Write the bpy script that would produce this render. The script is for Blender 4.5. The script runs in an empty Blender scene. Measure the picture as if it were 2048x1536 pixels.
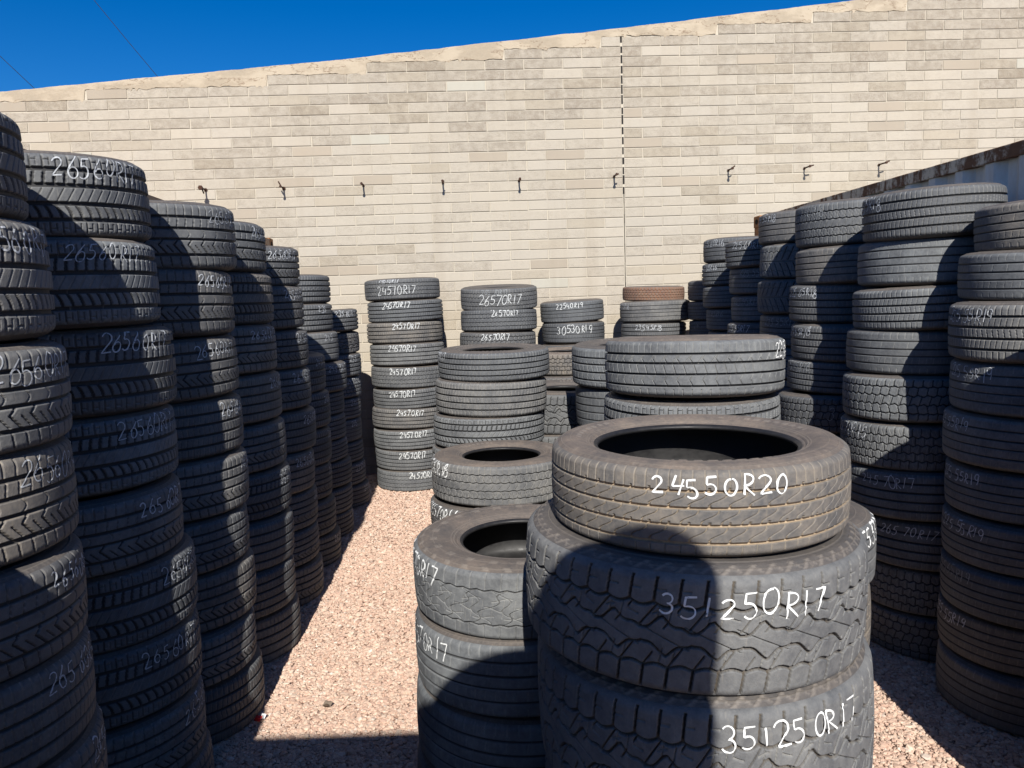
import bpy, math, random
import numpy as np
from mathutils import Vector, Matrix
random.seed(7)
RNG = np.random.default_rng(11)
SC = bpy.context.scene
COL = SC.collection

# ------------------------------------------------------------------ camera
FPX, PW, PH = 1547.0, 2048, 1536
PITCH, ROLL, CAMH = math.radians(6.5), 0.035, 1.95
_t = math.atan(ROLL); _c, _s = math.cos(_t), math.sin(_t)
FX = Vector((0, math.cos(PITCH), -math.sin(PITCH)))
_r0 = Vector((1, 0, 0)); _u0 = Vector((0, math.sin(PITCH), math.cos(PITCH)))
RX = _c * _r0 - _s * _u0
UX = _s * _r0 + _c * _u0
cam = bpy.data.cameras.new('camera')
cam.sensor_width = 36; cam.lens = FPX / PW * 36; cam.clip_end = 2000; cam.clip_start = 0.05
camo = bpy.data.objects.new('camera', cam); COL.objects.link(camo)
m = Matrix((RX, UX, -FX)).transposed().to_4x4(); m.translation = (0, 0, CAMH)
camo.matrix_world = m
SC.camera = camo

# ------------------------------------------------------------------ sky, sun, exposure
SUN_EL, SUN_TX = math.radians(36), -0.0375       # light travels towards (SUN_TX, 1)
world = bpy.data.worlds.new('World'); SC.world = world; world.use_nodes = True
wn = world.node_tree; wn.nodes.clear()
wo = wn.nodes.new('ShaderNodeOutputWorld'); wb = wn.nodes.new('ShaderNodeBackground')
sky = wn.nodes.new('ShaderNodeTexSky'); sky.sky_type = 'NISHITA'; sky.sun_disc = False
sky.sun_elevation = SUN_EL; sky.sun_rotation = math.radians(180) + math.atan(SUN_TX)
sky.altitude = 1000; sky.air_density = 1.0; sky.dust_density = 0.9; sky.ozone_density = 6.0
wb.inputs[1].default_value = 0.072
hs = wn.nodes.new('ShaderNodeHueSaturation'); hs.inputs['Saturation'].default_value = 1.33; hs.inputs['Hue'].default_value = .508; hs.inputs['Value'].default_value = 1.0
wn.links.new(sky.outputs[0], hs.inputs['Color']); wn.links.new(hs.outputs[0], wb.inputs[0]); wn.links.new(wb.outputs[0], wo.inputs[0])
sl = bpy.data.lights.new('sun', 'SUN'); sl.energy = 5.0; sl.angle = math.radians(0.5); sl.color = (1.0, 0.955, 0.88)
so = bpy.data.objects.new('sun', sl); COL.objects.link(so)
_h = math.hypot(SUN_TX, 1)
SUND = Vector((SUN_TX / _h * math.cos(SUN_EL), 1 / _h * math.cos(SUN_EL), -math.sin(SUN_EL)))
so.rotation_euler = SUND.to_track_quat('-Z', 'Y').to_euler(); so.location = (0, -10, 12)
SC.view_settings.view_transform = 'Standard'; SC.view_settings.look = 'None'
SC.view_settings.exposure = 0.6; SC.view_settings.gamma = 1.0
SC.view_settings.use_curve_mapping = False

# ------------------------------------------------------------------ rays through the photograph (to measure positions)
def ray(x, y):
    a = (x - PW / 2) / FPX; b = (PH / 2 - y) / FPX
    return FX + a * RX + b * UX
def at(x, y, hd):
    d = ray(x, y); t = hd / math.hypot(d.x, d.y)
    return Vector((d.x * t, d.y * t, CAMH + d.z * t))
def limb(x, y, R, D, side):
    d = ray(x, y); al = math.atan2(d.x, d.y); X = D * math.tan(al)
    for _ in range(30):
        dist = math.hypot(X, D); b = math.asin(min(.9, R / dist))
        X = D * math.tan(al + b if side == 'L' else al - b)
    return X, math.sqrt(X * X + D * D - R * R)

# ------------------------------------------------------------------ node helpers
class NT:
    def __init__(s, name, rough=0.8, spec=0.3):
        s.m = bpy.data.materials.new(name); s.m.use_nodes = True
        s.t = s.m.node_tree; s.b = s.t.nodes['Principled BSDF']
        s.b.inputs['Roughness'].default_value = rough
        s.b.inputs['Specular IOR Level'].default_value = spec
        s.out = s.t.nodes['Material Output']
    def n(s, typ, **kw):
        o = s.t.nodes.new(typ)
        for k, v in kw.items():
            if hasattr(o, k): setattr(o, k, v)
        return o
    def l(s, a, b): s.t.links.new(a, b)
    def val(s, sock, v):
        if hasattr(v, 'is_linked') or isinstance(v, bpy.types.NodeSocket): s.l(v, sock)
        else: sock.default_value = v
    def math(s, op, a, b=0.0, clamp=False):
        o = s.n('ShaderNodeMath', operation=op, use_clamp=clamp)
        s.val(o.inputs[0], a); s.val(o.inputs[1], b); return o.outputs[0]
    def mix(s, f, a, b, blend='MIX'):
        o = s.n('ShaderNodeMix', data_type='RGBA', blend_type=blend)
        s.val(o.inputs[0], f); s.val(o.inputs[6], a); s.val(o.inputs[7], b); return o.outputs[2]
    def coord(s, which='Object'): return s.n('ShaderNodeTexCoord').outputs[which]
    def scale(s, v, sc):
        o = s.n('ShaderNodeVectorMath', operation='MULTIPLY'); s.l(v, o.inputs[0]); o.inputs[1].default_value = sc; return o.outputs[0]
    def add(s, v, w):
        o = s.n('ShaderNodeVectorMath', operation='ADD'); s.l(v, o.inputs[0]); s.val(o.inputs[1], w); return o.outputs[0]
    def noise(s, v, sc, det=4, rough=.6, which=0):
        o = s.n('ShaderNodeTexNoise'); s.l(v, o.inputs['Vector']); o.inputs['Scale'].default_value = sc
        o.inputs['Detail'].default_value = det; o.inputs['Roughness'].default_value = rough; return o.outputs[which]
    def ramp(s, f, stops):
        o = s.n('ShaderNodeValToRGB'); cr = o.color_ramp
        while len(cr.elements) < len(stops): cr.elements.new(0.5)
        for e, (p, c) in zip(cr.elements, stops):
            e.position = p; e.color = c if len(c) == 4 else (*c, 1)
        s.l(f, o.inputs[0]); return o.outputs[0]
    def rng(s, f, a, b, c=0.0, d=1.0):
        o = s.n('ShaderNodeMapRange'); s.val(o.inputs[0], f)
        for k, v in zip((1, 2, 3, 4), (a, b, c, d)): o.inputs[k].default_value = v
        return o.outputs[0]
    def attr(s, name, out='Fac'):
        o = s.n('ShaderNodeAttribute'); o.attribute_name = name; return o.outputs[out]
    def bump(s, h, strength, dist):
        o = s.n('ShaderNodeBump'); s.l(h, o.inputs['Height']); o.inputs['Strength'].default_value = strength
        o.inputs['Distance'].default_value = dist; s.l(o.outputs[0], s.b.inputs['Normal']); return o
    def color(s, c): s.val(s.b.inputs['Base Color'], c)

def g(v): return (v, v, v, 1)

# ------------------------------------------------------------------ materials
def rubber_tread():
    k = NT('tread_rubber', 0.72, 0.35)
    oc = k.coord(); inf = k.n('ShaderNodeObjectInfo')
    oi = k.n('ShaderNodeSeparateColor'); k.l(inf.outputs['Color'], oi.inputs[0])
    off = k.scale(oc, (1, 1, .6))
    sh = k.n('ShaderNodeCombineXYZ'); k.l(k.math('MULTIPLY', inf.outputs['Random'], 37.0), sh.inputs[0])
    k.l(k.math('MULTIPLY', inf.outputs['Random'], 91.0), sh.inputs[2])
    v = k.add(off, sh.outputs[0])
    n1 = k.noise(v, 3.0, 6, .65); n2 = k.noise(v, 22.0, 5, .7); n3 = k.noise(k.scale(v, (9, 9, 1.4)), 3.0, 4, .6)
    dust = k.math('MULTIPLY', oi.outputs[0], k.math('ADD', k.math('ADD', k.rng(n1, .35, .72, 0, .75), k.rng(n2, .4, .75, 0, .5)), .16), True)
    base = k.mix(n2, (0.046, 0.049, 0.055, 1), (0.080, 0.084, 0.091, 1))
    dcol = k.mix(oi.outputs[1], (0.152, 0.165, 0.174, 1), (0.235, 0.195, 0.150, 1))
    c = k.mix(dust, base, dcol)
    # grit in the shallow sipes, sunlit edge lips as colour, tan mud in the grooves
    sip = k.math('MULTIPLY', k.attr('sipe'), k.rng(n1, .3, .6, .35, 1.0))
    c = k.mix(k.math('MULTIPLY', sip, 0.5, True), c, k.mix(oi.outputs[1], (0.23, 0.235, 0.23, 1), (0.33, 0.265, 0.185, 1)))
    c = k.mix(k.math('MULTIPLY', k.attr('groove'), .85, True), c, (0.012, 0.012, 0.013, 1))   # dust-free groove floors, with their shade darkened into the colour
    mud = k.math('MULTIPLY', k.math('MULTIPLY', k.attr('groove'), oi.outputs[2]), k.rng(n2, .3, .6, .5, 1.0), True)
    c = k.mix(mud, c, k.mix(inf.outputs['Alpha'], (0.30, 0.125, 0.06, 1), (0.37, 0.28, 0.185, 1)))
    # pale scuffs running round the tread
    sc = k.math('MULTIPLY', k.rng(n3, .62, .75), k.math('MULTIPLY', oi.outputs[0], .5), True)
    c = k.mix(sc, c, k.mix(oi.outputs[1], (0.20, 0.20, 0.19, 1), (0.30, 0.24, 0.165, 1)))
    c = k.mix(k.math('MULTIPLY', k.math('SUBTRACT', 1.0, inf.outputs['Alpha']), k.rng(n2, .35, .65, .2, .7)), c, (0.20, 0.085, 0.045, 1))    # rust-stained tread
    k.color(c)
    k.l(k.rng(dust, 0, 1, .55, .92), k.b.inputs['Roughness'])
    k.bump(k.math('ADD', n2, k.noise(v, 110.0, 3, .6)), .25, .004)
    return k.m
def rubber_side():
    k = NT('sidewall_rubber', 0.62, 0.35)
    oc = k.coord(); inf = k.n('ShaderNodeObjectInfo')
    oi = k.n('ShaderNodeSeparateColor'); k.l(inf.outputs['Color'], oi.inputs[0])
    sh = k.n('ShaderNodeCombineXYZ'); k.l(k.math('MULTIPLY', inf.outputs['Random'], 53.0), sh.inputs[1])
    v = k.add(oc, sh.outputs[0])
    n1 = k.noise(v, 3.5, 7, .7); n2 = k.noise(v, 26.0, 5, .7)
    f = k.math('MULTIPLY', oi.outputs[1], k.math('ADD', k.rng(n1, .3, .66, .35, .9), k.rng(n2, .45, .8, 0, .45)), True)
    c = k.mix(f, k.mix(n2, (0.036, 0.037, 0.040, 1), (0.075, 0.077, 0.080, 1)), k.mix(n1, (0.110, 0.089, 0.074, 1), (0.225, 0.178, 0.140, 1)))
    spots = k.math('MULTIPLY', k.rng(k.noise(v, 9.0, 8, .8), .60, .68), .45)
    c = k.mix(spots, c, (0.26, 0.22, 0.175, 1))
    c = k.mix(k.math('MULTIPLY', k.attr('raised'), .5, True), c, (0.20, 0.175, 0.15, 1))
    rad = k.noise(k.scale(v, (14, 14, 1)), 1.0, 3, .6)
    c = k.mix(k.rng(rad, .55, .75, 0, .3), c, (0.05, 0.045, 0.042, 1))
    k.color(c); k.bump(n2, .3, .005)
    return k.m
def rubber_liner():
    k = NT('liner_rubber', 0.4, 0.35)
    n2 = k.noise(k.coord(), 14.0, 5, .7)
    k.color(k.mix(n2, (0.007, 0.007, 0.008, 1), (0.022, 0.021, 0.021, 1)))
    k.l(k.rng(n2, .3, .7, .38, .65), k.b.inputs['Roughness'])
    return k.m
def chalk_mat(name, c, thr):
    k = NT(name, .9, .2); oc = k.coord()
    n = k.noise(oc, 60.0, 4, .8)
    k.color(k.mix(n, tuple(x * .8 for x in c[:3]) + (1,), c))
    a = k.rng(k.noise(oc, 170.0, 3, .7), thr, thr + .1)
    k.l(a, k.b.inputs['Alpha'])
    return k.m
M_TREAD = rubber_tread(); M_SIDE = rubber_side(); M_LINER = rubber_liner()
M_CHALK = chalk_mat('white_chalk', (.47, .49, .51, 1), .32)
M_CLEAR = chalk_mat('bold_chalk', (.55, .57, .57, 1), .24)
M_FAINT = chalk_mat('faint_chalk', (.26, .275, .285, 1), .36)
M_PAINT = chalk_mat('white_paint_marker', (.74, .75, .74, 1), .285)

def block_mat():
    k = NT('concrete_block', .92, .15); oc = k.coord()
    a = k.n('ShaderNodeAttribute'); a.attribute_name = 'tint'
    n1 = k.noise(oc, 1.2, 5, .6); n2 = k.noise(oc, 26, 5, .7); n3 = k.noise(oc, 85, 4, .75)
    c = k.mix(k.rng(n2, .3, .7), k.mix(.12, a.outputs[0], g(0.2)), a.outputs[0])
    c = k.mix(k.rng(n1, .35, .7, 0, .25), c, (.42, .37, .29, 1))
    c = k.mix(k.rng(k.noise(k.scale(oc, (2.2, 1, .16)), 1.6, 5, .6), .52, .72, 0, .30), c, (.27, .225, .17, 1))   # rain streaks
    vo = k.n('ShaderNodeTexVoronoi'); k.l(k.add(oc, k.noise(oc, 30, 2, .5, 1)), vo.inputs['Vector']); vo.inputs['Scale'].default_value = 40
    dens = k.math('MULTIPLY', a.outputs[3], k.rng(k.noise(oc, 14, 3, .6), .30, .66, .55, 1.1))
    pit = k.math('LESS_THAN', vo.outputs['Distance'], k.math('MULTIPLY', dens, .56))
    fine = k.math('MULTIPLY', k.rng(n3, .54, .68), k.math('MULTIPLY', dens, .65))
    pf = k.math('MAXIMUM', k.math('MULTIPLY', pit, .60), fine, True)
    c = k.mix(pf, c, (.165, .125, .090, 1))
    k.color(c)
    h = k.math('SUBTRACT', k.math('MULTIPLY', n2, .3), pf)
    k.bump(h, .5, .006)
    return k.m
def mortar_mat():
    k = NT('mortar', .95, .1); n = k.noise(k.coord(), 40, 5, .7)
    k.color(k.mix(n, (.42, .375, .305, 1), (.47, .425, .345, 1))); k.bump(n, .4, .004); return k.m
def cap_mat():
    k = NT('mortar_cap', .92, .12); oc = k.coord()
    n1 = k.noise(k.scale(oc, (1, 1, 2.2)), 2.2, 7, .62); n2 = k.noise(oc, 45, 5, .7); n3 = k.noise(oc, 6.5, 6, .7)
    c = k.ramp(n1, [(.36, (.405, .345, .262)), (.48, (.385, .325, .245)), (.55, (.315, .262, .195)), (.68, (.29, .245, .185))])
    c = k.mix(k.rng(n2, .3, .7, 0, .25), c, (.45, .39, .305, 1))
    w = k.n('ShaderNodeTexWave'); w.wave_type = 'BANDS'; w.bands_direction = 'Z'
    crack = k.math('LESS_THAN', k.math('ABSOLUTE', k.math('SUBTRACT', k.noise(k.scale(oc, (1, 1, 3.0)), 1.6, 8, .6), .5)), .0035)
    c = k.mix(k.math('MULTIPLY', crack, .75), c, (.12, .07, .04, 1))
    k.color(c); k.bump(k.math('ADD', n2, n3), .45, .008); return k.m
def simple(name, c1, c2, sc, rough=.8, spec=.3, bump=.2, metal=0.0):
    k = NT(name, rough, spec); n = k.noise(k.coord(), sc, 6, .65)
    k.color(k.mix(k.rng(n, .3, .7), c1, c2)); k.bump(n, bump, .006)
    k.b.inputs['Metallic'].default_value = metal
    return k.m
M_BLOCK = block_mat(); M_MORT = mortar_mat(); M_CAP = cap_mat()
M_GAP = simple('joint_shadow_gap', (.006, .005, .005, 1), (.02, .017, .015, 1), 30)
M_RUST = simple('rusty_steel', (.022, .012, .009, 1), (.062, .027, .014, 1), 18, .85, .3, .5)
M_ORANGE = simple('orange_corner_paint', (.20, .085, .035, 1), (.36, .165, .065, 1), 9, .8, .3, .4)
M_BLACK = simple('wire_sheath', (.008, .008, .009, 1), (.02, .02, .02, 1), 5)
def container_mat(name, pa, pb, amount):
    k = NT(name, .6, .35); oc = k.coord()
    n1 = k.noise(k.scale(oc, (1, 1, .35)), 5, 7, .7); n2 = k.noise(oc, 24, 6, .75)
    p = k.mix(n2, pa, pb)
    r = k.rng(k.math('ADD', k.math('MULTIPLY', n1, .7), k.math('MULTIPLY', n2, .35)), amount, amount + .07)
    p2 = k.mix(k.rng(n1, .45, .6, 0, .35), p, (.34, .26, .19, 1))
    k.color(k.mix(r, p2, k.mix(n2, (.10, .045, .022, 1), (.27, .13, .065, 1))))
    k.l(k.rng(r, 0, 1, .55, .9), k.b.inputs['Roughness']); k.bump(r, .2, .004); return k.m
M_CONT = container_mat('pale_container_paint', (.54, .56, .54, 1), (.62, .63, .60, 1), .68)
M_RAIL = container_mat('rusted_rail_paint', (.60, .50, .37, 1), (.66, .53, .37, 1), .475)
M_CONTB = container_mat('brown_container_paint', (.22, .11, .06, 1), (.30, .16, .09, 1), .60)

def gravel_mat(name, use_attr):
    k = NT(name, .9, .2); oc = k.coord()
    n2 = k.noise(oc, 60, 4, .7); n1 = k.noise(oc, 1.1, 4, .6)
    if use_attr:
        c = k.attr('tint', 'Color')
        c = k.mix(k.rng(n2, .3, .7, 0, .35), c, (.52, .40, .33, 1))
        k.bump(k.noise(oc, 160, 3, .7), .35, .003)
    else:
        vo = k.n('ShaderNodeTexVoronoi'); k.l(oc, vo.inputs['Vector']); vo.inputs['Scale'].default_value = 68
        ve = k.n('ShaderNodeTexVoronoi'); ve.feature = 'DISTANCE_TO_EDGE'; k.l(oc, ve.inputs['Vector']); ve.inputs['Scale'].default_value = 68
        sp = k.n('ShaderNodeSeparateColor'); k.l(vo.outputs['Color'], sp.inputs[0])
        c = k.ramp(sp.outputs[0], [(0, (.34, .20, .155)), (.35, (.47, .30, .225)), (.7, (.56, .38, .29)), (1, (.66, .53, .44))])
        c = k.mix(k.rng(ve.outputs['Distance'], 0, .08, .6, 0), c, (.16, .09, .07, 1))
        h = k.math('ADD', k.rng(ve.outputs['Distance'], 0, .25), k.math('MULTIPLY', sp.outputs[1], 1.1))
        k.bump(h, .9, .012)
    k.color(k.mix(k.rng(n1, .4, .7, 0, .2), c, (.40, .25, .19, 1)))
    return k.m
M_GROUND = gravel_mat('gravel_bed', False); M_STONE = gravel_mat('crushed_stone', True)

# ------------------------------------------------------------------ mesh helpers
def mesh_np(name, V, Q, mat, smooth=True, attrs=None, cols=None, mats=None, matidx=None):
    me = bpy.data.meshes.new(name)
    V = np.asarray(V, np.float32); Q = np.asarray(Q, np.int32)
    k = Q.shape[1]
    me.vertices.add(len(V)); me.vertices.foreach_set('co', V.ravel())
    me.loops.add(Q.size); me.loops.foreach_set('vertex_index', Q.ravel())
    me.polygons.add(len(Q)); me.polygons.foreach_set('loop_start', np.arange(0, Q.size, k, dtype=np.int32))
    me.polygons.foreach_set('use_smooth', np.full(len(Q), smooth))
    for mm in (mats or [mat]): me.materials.append(mm)
    if matidx is not None: me.polygons.foreach_set('material_index', np.asarray(matidx, np.int32))
    for an, av in (attrs or {}).items():
        a = me.attributes.new(an, 'FLOAT', 'POINT'); a.data.foreach_set('value', np.asarray(av, np.float32).ravel())
    for an, av in (cols or {}).items():
        a = me.attributes.new(an, 'FLOAT_COLOR', 'POINT'); a.data.foreach_set('color', np.asarray(av, np.float32).ravel())
    me.update(calc_edges=True)
    return me
def link(name, me, parent=None):
    o = bpy.data.objects.new(name, me); COL.objects.link(o)
    if parent is not None: o.parent = parent
    return o
def tag(o, label=None, cat=None, group=None, kind=None):
    if label: o['label'] = label
    if cat: o['category'] = cat
    if group: o['group'] = group
    if kind: o['kind'] = kind
    return o
class MB:
    """collects boxes and tubes into one mesh"""
    def __init__(s): s.v = []; s.f = []
    def box(s, x0, x1, y0, y1, z0, z1):
        b = len(s.v); s.v += [(x, y, z) for z in (z0, z1) for y in (y0, y1) for x in (x0, x1)]
        s.f += [tuple(b + i for i in q) for q in ((0, 2, 3, 1), (4, 5, 7, 6), (0, 1, 5, 4), (2, 6, 7, 3), (0, 4, 6, 2), (1, 3, 7, 5))]
    def prism(s, poly, fn):
        b = len(s.v); n = len(poly)
        for e in (0, 1): s.v += [fn(p, e) for p in poly]
        for i in range(n): j = (i + 1) % n; s.f.append((b + i, b + j, b + n + j, b + n + i))
        s.f.append(tuple(b + i for i in range(n))[::-1]); s.f.append(tuple(b + n + i for i in range(n)))
    def tube(s, pts, r, n=8, cap=True):
        pts = [Vector(p) for p in pts]; b = len(s.v)
        for i, p in enumerate(pts):
            d = (pts[min(i + 1, len(pts) - 1)] - pts[max(i - 1, 0)]).normalized()
            a = d.cross(Vector((0, 0, 1)) if abs(d.z) < .9 else Vector((1, 0, 0))).normalized(); c = d.cross(a)
            rr = r[i] if isinstance(r, (list, tuple)) else r
            for k in range(n):
                w = 2 * math.pi * k / n; s.v.append(tuple(p + a * math.cos(w) * rr + c * math.sin(w) * rr))
        for i in range(len(pts) - 1):
            for k in range(n):
                s.f.append((b + i * n + k, b + i * n + (k + 1) % n, b + (i + 1) * n + (k + 1) % n, b + (i + 1) * n + k))
        if cap:
            s.f.append(tuple(b + k for k in range(n))[::-1]); e = b + (len(pts) - 1) * n
            s.f.append(tuple(e + k for k in range(n)))
    def build(s, name, mat, parent=None, smooth=False, bevel=0):
        me = bpy.data.meshes.new(name); me.from_pydata(s.v, [], s.f); me.materials.append(mat)
        if smooth:
            for p in me.polygons: p.use_smooth = True
        me.update(); o = link(name, me, parent)
        if bevel:
            b = o.modifiers.new('bevel', 'BEVEL'); b.width = bevel; b.segments = 2; b.limit_method = 'ANGLE'
        return o

# ------------------------------------------------------------------ ground
def build_ground():
    N = 8
    V = [(x, y, 0) for y in (-60, 90) for x in (-80, 80)]
    o = link('ground', mesh_np('ground', V, [(0, 1, 3, 2)], M_GROUND, False)); tag(o, kind='structure')
    # crushed stones lying on it where the picture sees the ground close enough to tell them apart
    ico = []
    ph = (1 + 5 ** .5) / 2
    iv = np.array([(-1, ph, 0), (1, ph, 0), (-1, -ph, 0), (1, -ph, 0), (0, -1, ph), (0, 1, ph), (0, -1, -ph), (0, 1, -ph), (ph, 0, -1), (ph, 0, 1), (-ph, 0, -1), (-ph, 0, 1)]) / 1.9
    it = np.array([(0, 11, 5), (0, 5, 1), (0, 1, 7), (0, 7, 10), (0, 10, 11), (1, 5, 9), (5, 11, 4), (11, 10, 2), (10, 7, 6), (7, 1, 8), (3, 9, 4), (3, 4, 2), (3, 2, 6), (3, 6, 8), (3, 8, 9), (4, 9, 5), (2, 4, 11), (6, 2, 10), (8, 6, 7), (9, 8, 1)])
    P = []
    def region(x0, x1, y0, y1, dens):
        n = int((x1 - x0) * (y1 - y0) * dens)
        P.append(np.stack([RNG.uniform(x0, x1, n), RNG.uniform(y0, y1, n)], 1))
    region(-1.75, -.15, 2.2, 4.2, 13500); region(-1.75, -.1, 4.2, 6.0, 10000); region(-1.75, -.3, 6.0, 8.5, 6500)
    region(.95, 2.6, 2.2, 4.6, 12500); region(.4, 1.9, 4.6, 7.5, 1200)
    P = np.concatenate(P); n = len(P)
    sz = np.clip(RNG.lognormal(math.log(.0077), .32, n), .0038, .018)
    ax = RNG.uniform(.65, 1.35, (n, 1, 3)) * np.array([1, 1, .55])
    sh = iv[None] * RNG.uniform(.68, 1.22, (n, 12, 1)) * ax * sz[:, None, None]
    a, b = RNG.uniform(0, 2 * np.pi, n), RNG.uniform(-.42, .42, n)
    ca, sa, cb, sb = np.cos(a), np.sin(a), np.cos(b), np.sin(b)
    x = sh[..., 0]; y = sh[..., 1] * cb[:, None] - sh[..., 2] * sb[:, None]; z = sh[..., 1] * sb[:, None] + sh[..., 2] * cb[:, None]
    X = x * ca[:, None] - y * sa[:, None] + P[:, :1]; Y = x * sa[:, None] + y * ca[:, None] + P[:, 1:]
    Z = z + (sz * RNG.uniform(.1, .75, n))[:, None]
    V = np.stack([X, Y, Z], 2).reshape(-1, 3)
    T = (it[None] + 12 * np.arange(n)[:, None, None]).reshape(-1, 3)
    pal = np.array([(.52, .36, .272), (.55, .41, .315), (.49, .328, .25), (.57, .455, .36), (.44, .29, .222), (.60, .51, .43), (.52, .378, .29)])
    c = pal[RNG.choice(7, n, p=[.26, .24, .13, .13, .08, .05, .11])] * RNG.uniform(.85, 1.12, (n, 1))
    c4 = np.concatenate([c, np.ones((n, 1))], 1)
    o = link('gravel', mesh_np('gravel', V, T, M_STONE, False, cols={'tint': np.repeat(c4, 12, 0)})); tag(o, kind='stuff')
    o['label'] = 'pink crushed stone gravel covering the yard between the tire stacks'; o['category'] = 'gravel'
build_ground()

# ------------------------------------------------------------------ block wall
WALLD, WYAW = 8.72, math.radians(2.6)
WX = Vector((math.cos(WYAW), math.sin(WYAW), 0)); WN = Vector((math.sin(WYAW), -math.cos(WYAW), 0))   # along, towards camera
def wall_uv(px, py):
    d = ray(px, py); o = Vector((0, 0, CAMH)); p0 = Vector((0, WALLD, 0))
    t = (p0 - o).dot(WN) / d.dot(WN); p = o + d * t
    return (p - p0).dot(WX), p.z
def build_wall():
    root = bpy.data.objects.new('block_wall', None); COL.objects.link(root)
    root.location = (0, WALLD, 0); root.rotation_euler = (0, 0, WYAW)
    tag(root, 'high pale concrete block wall with a sloping mortar top behind the stacks', 'wall')
    uj, zj = wall_uv(1248, 414.6)
    ua, za = wall_uv(0, 183); ub, zb = wall_uv(660, 121); uc, zc = wall_uv(1240, 56); ud, zd = wall_uv(1700, 1)
    us = [ua - 6, ua, ub, uc, ud, ud + 9]
    k0 = (zb - za) / (ub - ua); k1 = (zd - zc) / (ud - uc)
    zs = [za - 6 * k0, za, zb, zc, zd, zd + 9 * k1]
    top = lambda u: float(np.interp(u, us, zs))
    u1, z1 = wall_uv(700, 450); u2, z2 = wall_uv(780, 446)
    ul, zl = wall_uv(1180, 416.5); u3, z3 = wall_uv(1180, 533.8)
    CH = (zl - z3) / 6.0; LEN = 4 * CH * .985; MJ = .0085
    print('WALL course %.4f len %.3f' % (CH, LEN), 'top', [round(z, 2) for z in zs])
    U0, U1 = -9.0, 10.0
    k_lo = -int(zj / CH) - 1; z0 = zj + k_lo * CH
    nb = int((max(zs) - z0) / CH) + 2
    V, Q, TI = [], [], []
    stepu, stepz = [], []
    tops = {}
    def block(ua, ub, zb_, zt, yf, tint):
        b = len(V); e = .004
        ring = [(ua, zb_), (ub, zb_), (ub, zt), (ua, zt)]
        inn = [(ua + e, zb_ + e), (ub - e, zb_ + e), (ub - e, zt - e), (ua + e, zt - e)]
        for (u, z) in ring: V.append((u, .0, z))
        for (u, z) in ring: V.append((u, -yf + .003, z))
        for (u, z) in inn: V.append((u, -yf, z))
        for i in range(4):
            j = (i + 1) % 4
            Q.append((b + i, b + j, b + 4 + j, b + 4 + i)); Q.append((b + 4 + i, b + 4 + j, b + 8 + j, b + 8 + i))
        Q.append((b + 8, b + 9, b + 10, b + 11)); TI.extend([tint] * 12)
    GAP = .026
    for ci in range(nb):
        zb_ = z0 + ci * CH; zt = zb_ + CH - MJ
        if zt < 0.02: continue
        zb2 = max(zb_, 0.0)
        edges = []
        odd = ci % 2
        u = uj - GAP / 2
        first = True
        while u > U0:
            w = LEN / 2 if (first and odd) else LEN; first = False
            edges.append((u - w + MJ, u)); u -= w
        u = uj + GAP / 2; first = True
        while u < U1:
            w = LEN / 2 if (first and not odd) else LEN; first = False
            edges.append((u, u + w - MJ)); u += w
        for a, b in edges:
            if zt > top((a + b) / 2) - CH * .72: continue
            r = RNG.random(); hfrac = zt / 4.6
            base = np.array((.394, .353, .291)) * RNG.uniform(.97, 1.03)
            pit = np.clip(RNG.normal(.42 + .55 * max(0, hfrac - .62) * 2, .18), .05, 1.0)
            if r < .055: base = np.array((.318, .272, .215)) * RNG.uniform(.97, 1.08); pit = .10
            elif r < .20: base = np.array((.362, .318, .252)) * RNG.uniform(.97, 1.04)
            elif r < .32: base = np.array((.388, .350, .292)) * RNG.uniform(.97, 1.04); pit *= .6
            elif r < .328: base = np.array((.385, .37, .315)); pit = .1
            a2, b2 = a + RNG.normal(0, .0015), b + RNG.normal(0, .0015)
            block(a2, b2, zb2 + RNG.normal(0, .001), zt + RNG.normal(0, .001), .0036 + RNG.uniform(-.0008, .0014), (*base, pit))
            for q in np.arange(a - MJ, b, .02): tops[int(round(q / .02))] = max(tops.get(int(round(q / .02)), 0), zt + MJ * .5)
    blocks = link('blocks', mesh_np('blocks', V, Q, M_BLOCK, False, cols={'tint': np.array(TI)}), root)
    # mortar core behind the block faces
    mb = MB()
    n = 60
    uu = np.linspace(U0, U1, n)
    poly = [(U0, 0), (U1, 0)] + [(float(u), top(float(u)) - .012) for u in uu[::-1]]
    mb.prism(poly, lambda p, e: (p[0], .004 if e == 0 else .195, p[1]))
    # split in two halves either side of the movement joint is modelled by a dark strip standing in the gap
    mb.build('mortar_core', M_MORT, root)
    jb = MB()
    z = .02; tj = top(uj)
    while z < tj - .14:
        h = CH * RNG.uniform(.62, .92)
        w = GAP * (RNG.uniform(.66, .86) if z > 2.95 else RNG.uniform(.30, .42))
        o_ = RNG.uniform(-.0012, .0012)
        jb.box(uj - w / 2 + o_, uj + w / 2 + o_, -.0030, .0035, z, z + (h if z > 2.95 else CH * .985)); z += CH
    jb.build('movement_joint', M_GAP, root)
    mj = MB(); mj.box(uj - GAP * .5, uj + GAP * .5, -.0018, .0038, 0.02, tj - .12); mj.build('joint_mortar', M_MORT, root)
    # rendered mortar cap with ragged stepped lower edge
    us_ = np.arange(U0, U1, .02); V = []; Q = []
    nz = RNG.normal(0, 1, len(us_)); nz = np.convolve(nz, np.ones(5) / 5, 'same') * .012
    nt = np.convolve(RNG.normal(0, 1, len(us_)), np.ones(9) / 9, 'same') * .006
    cols = []
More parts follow.
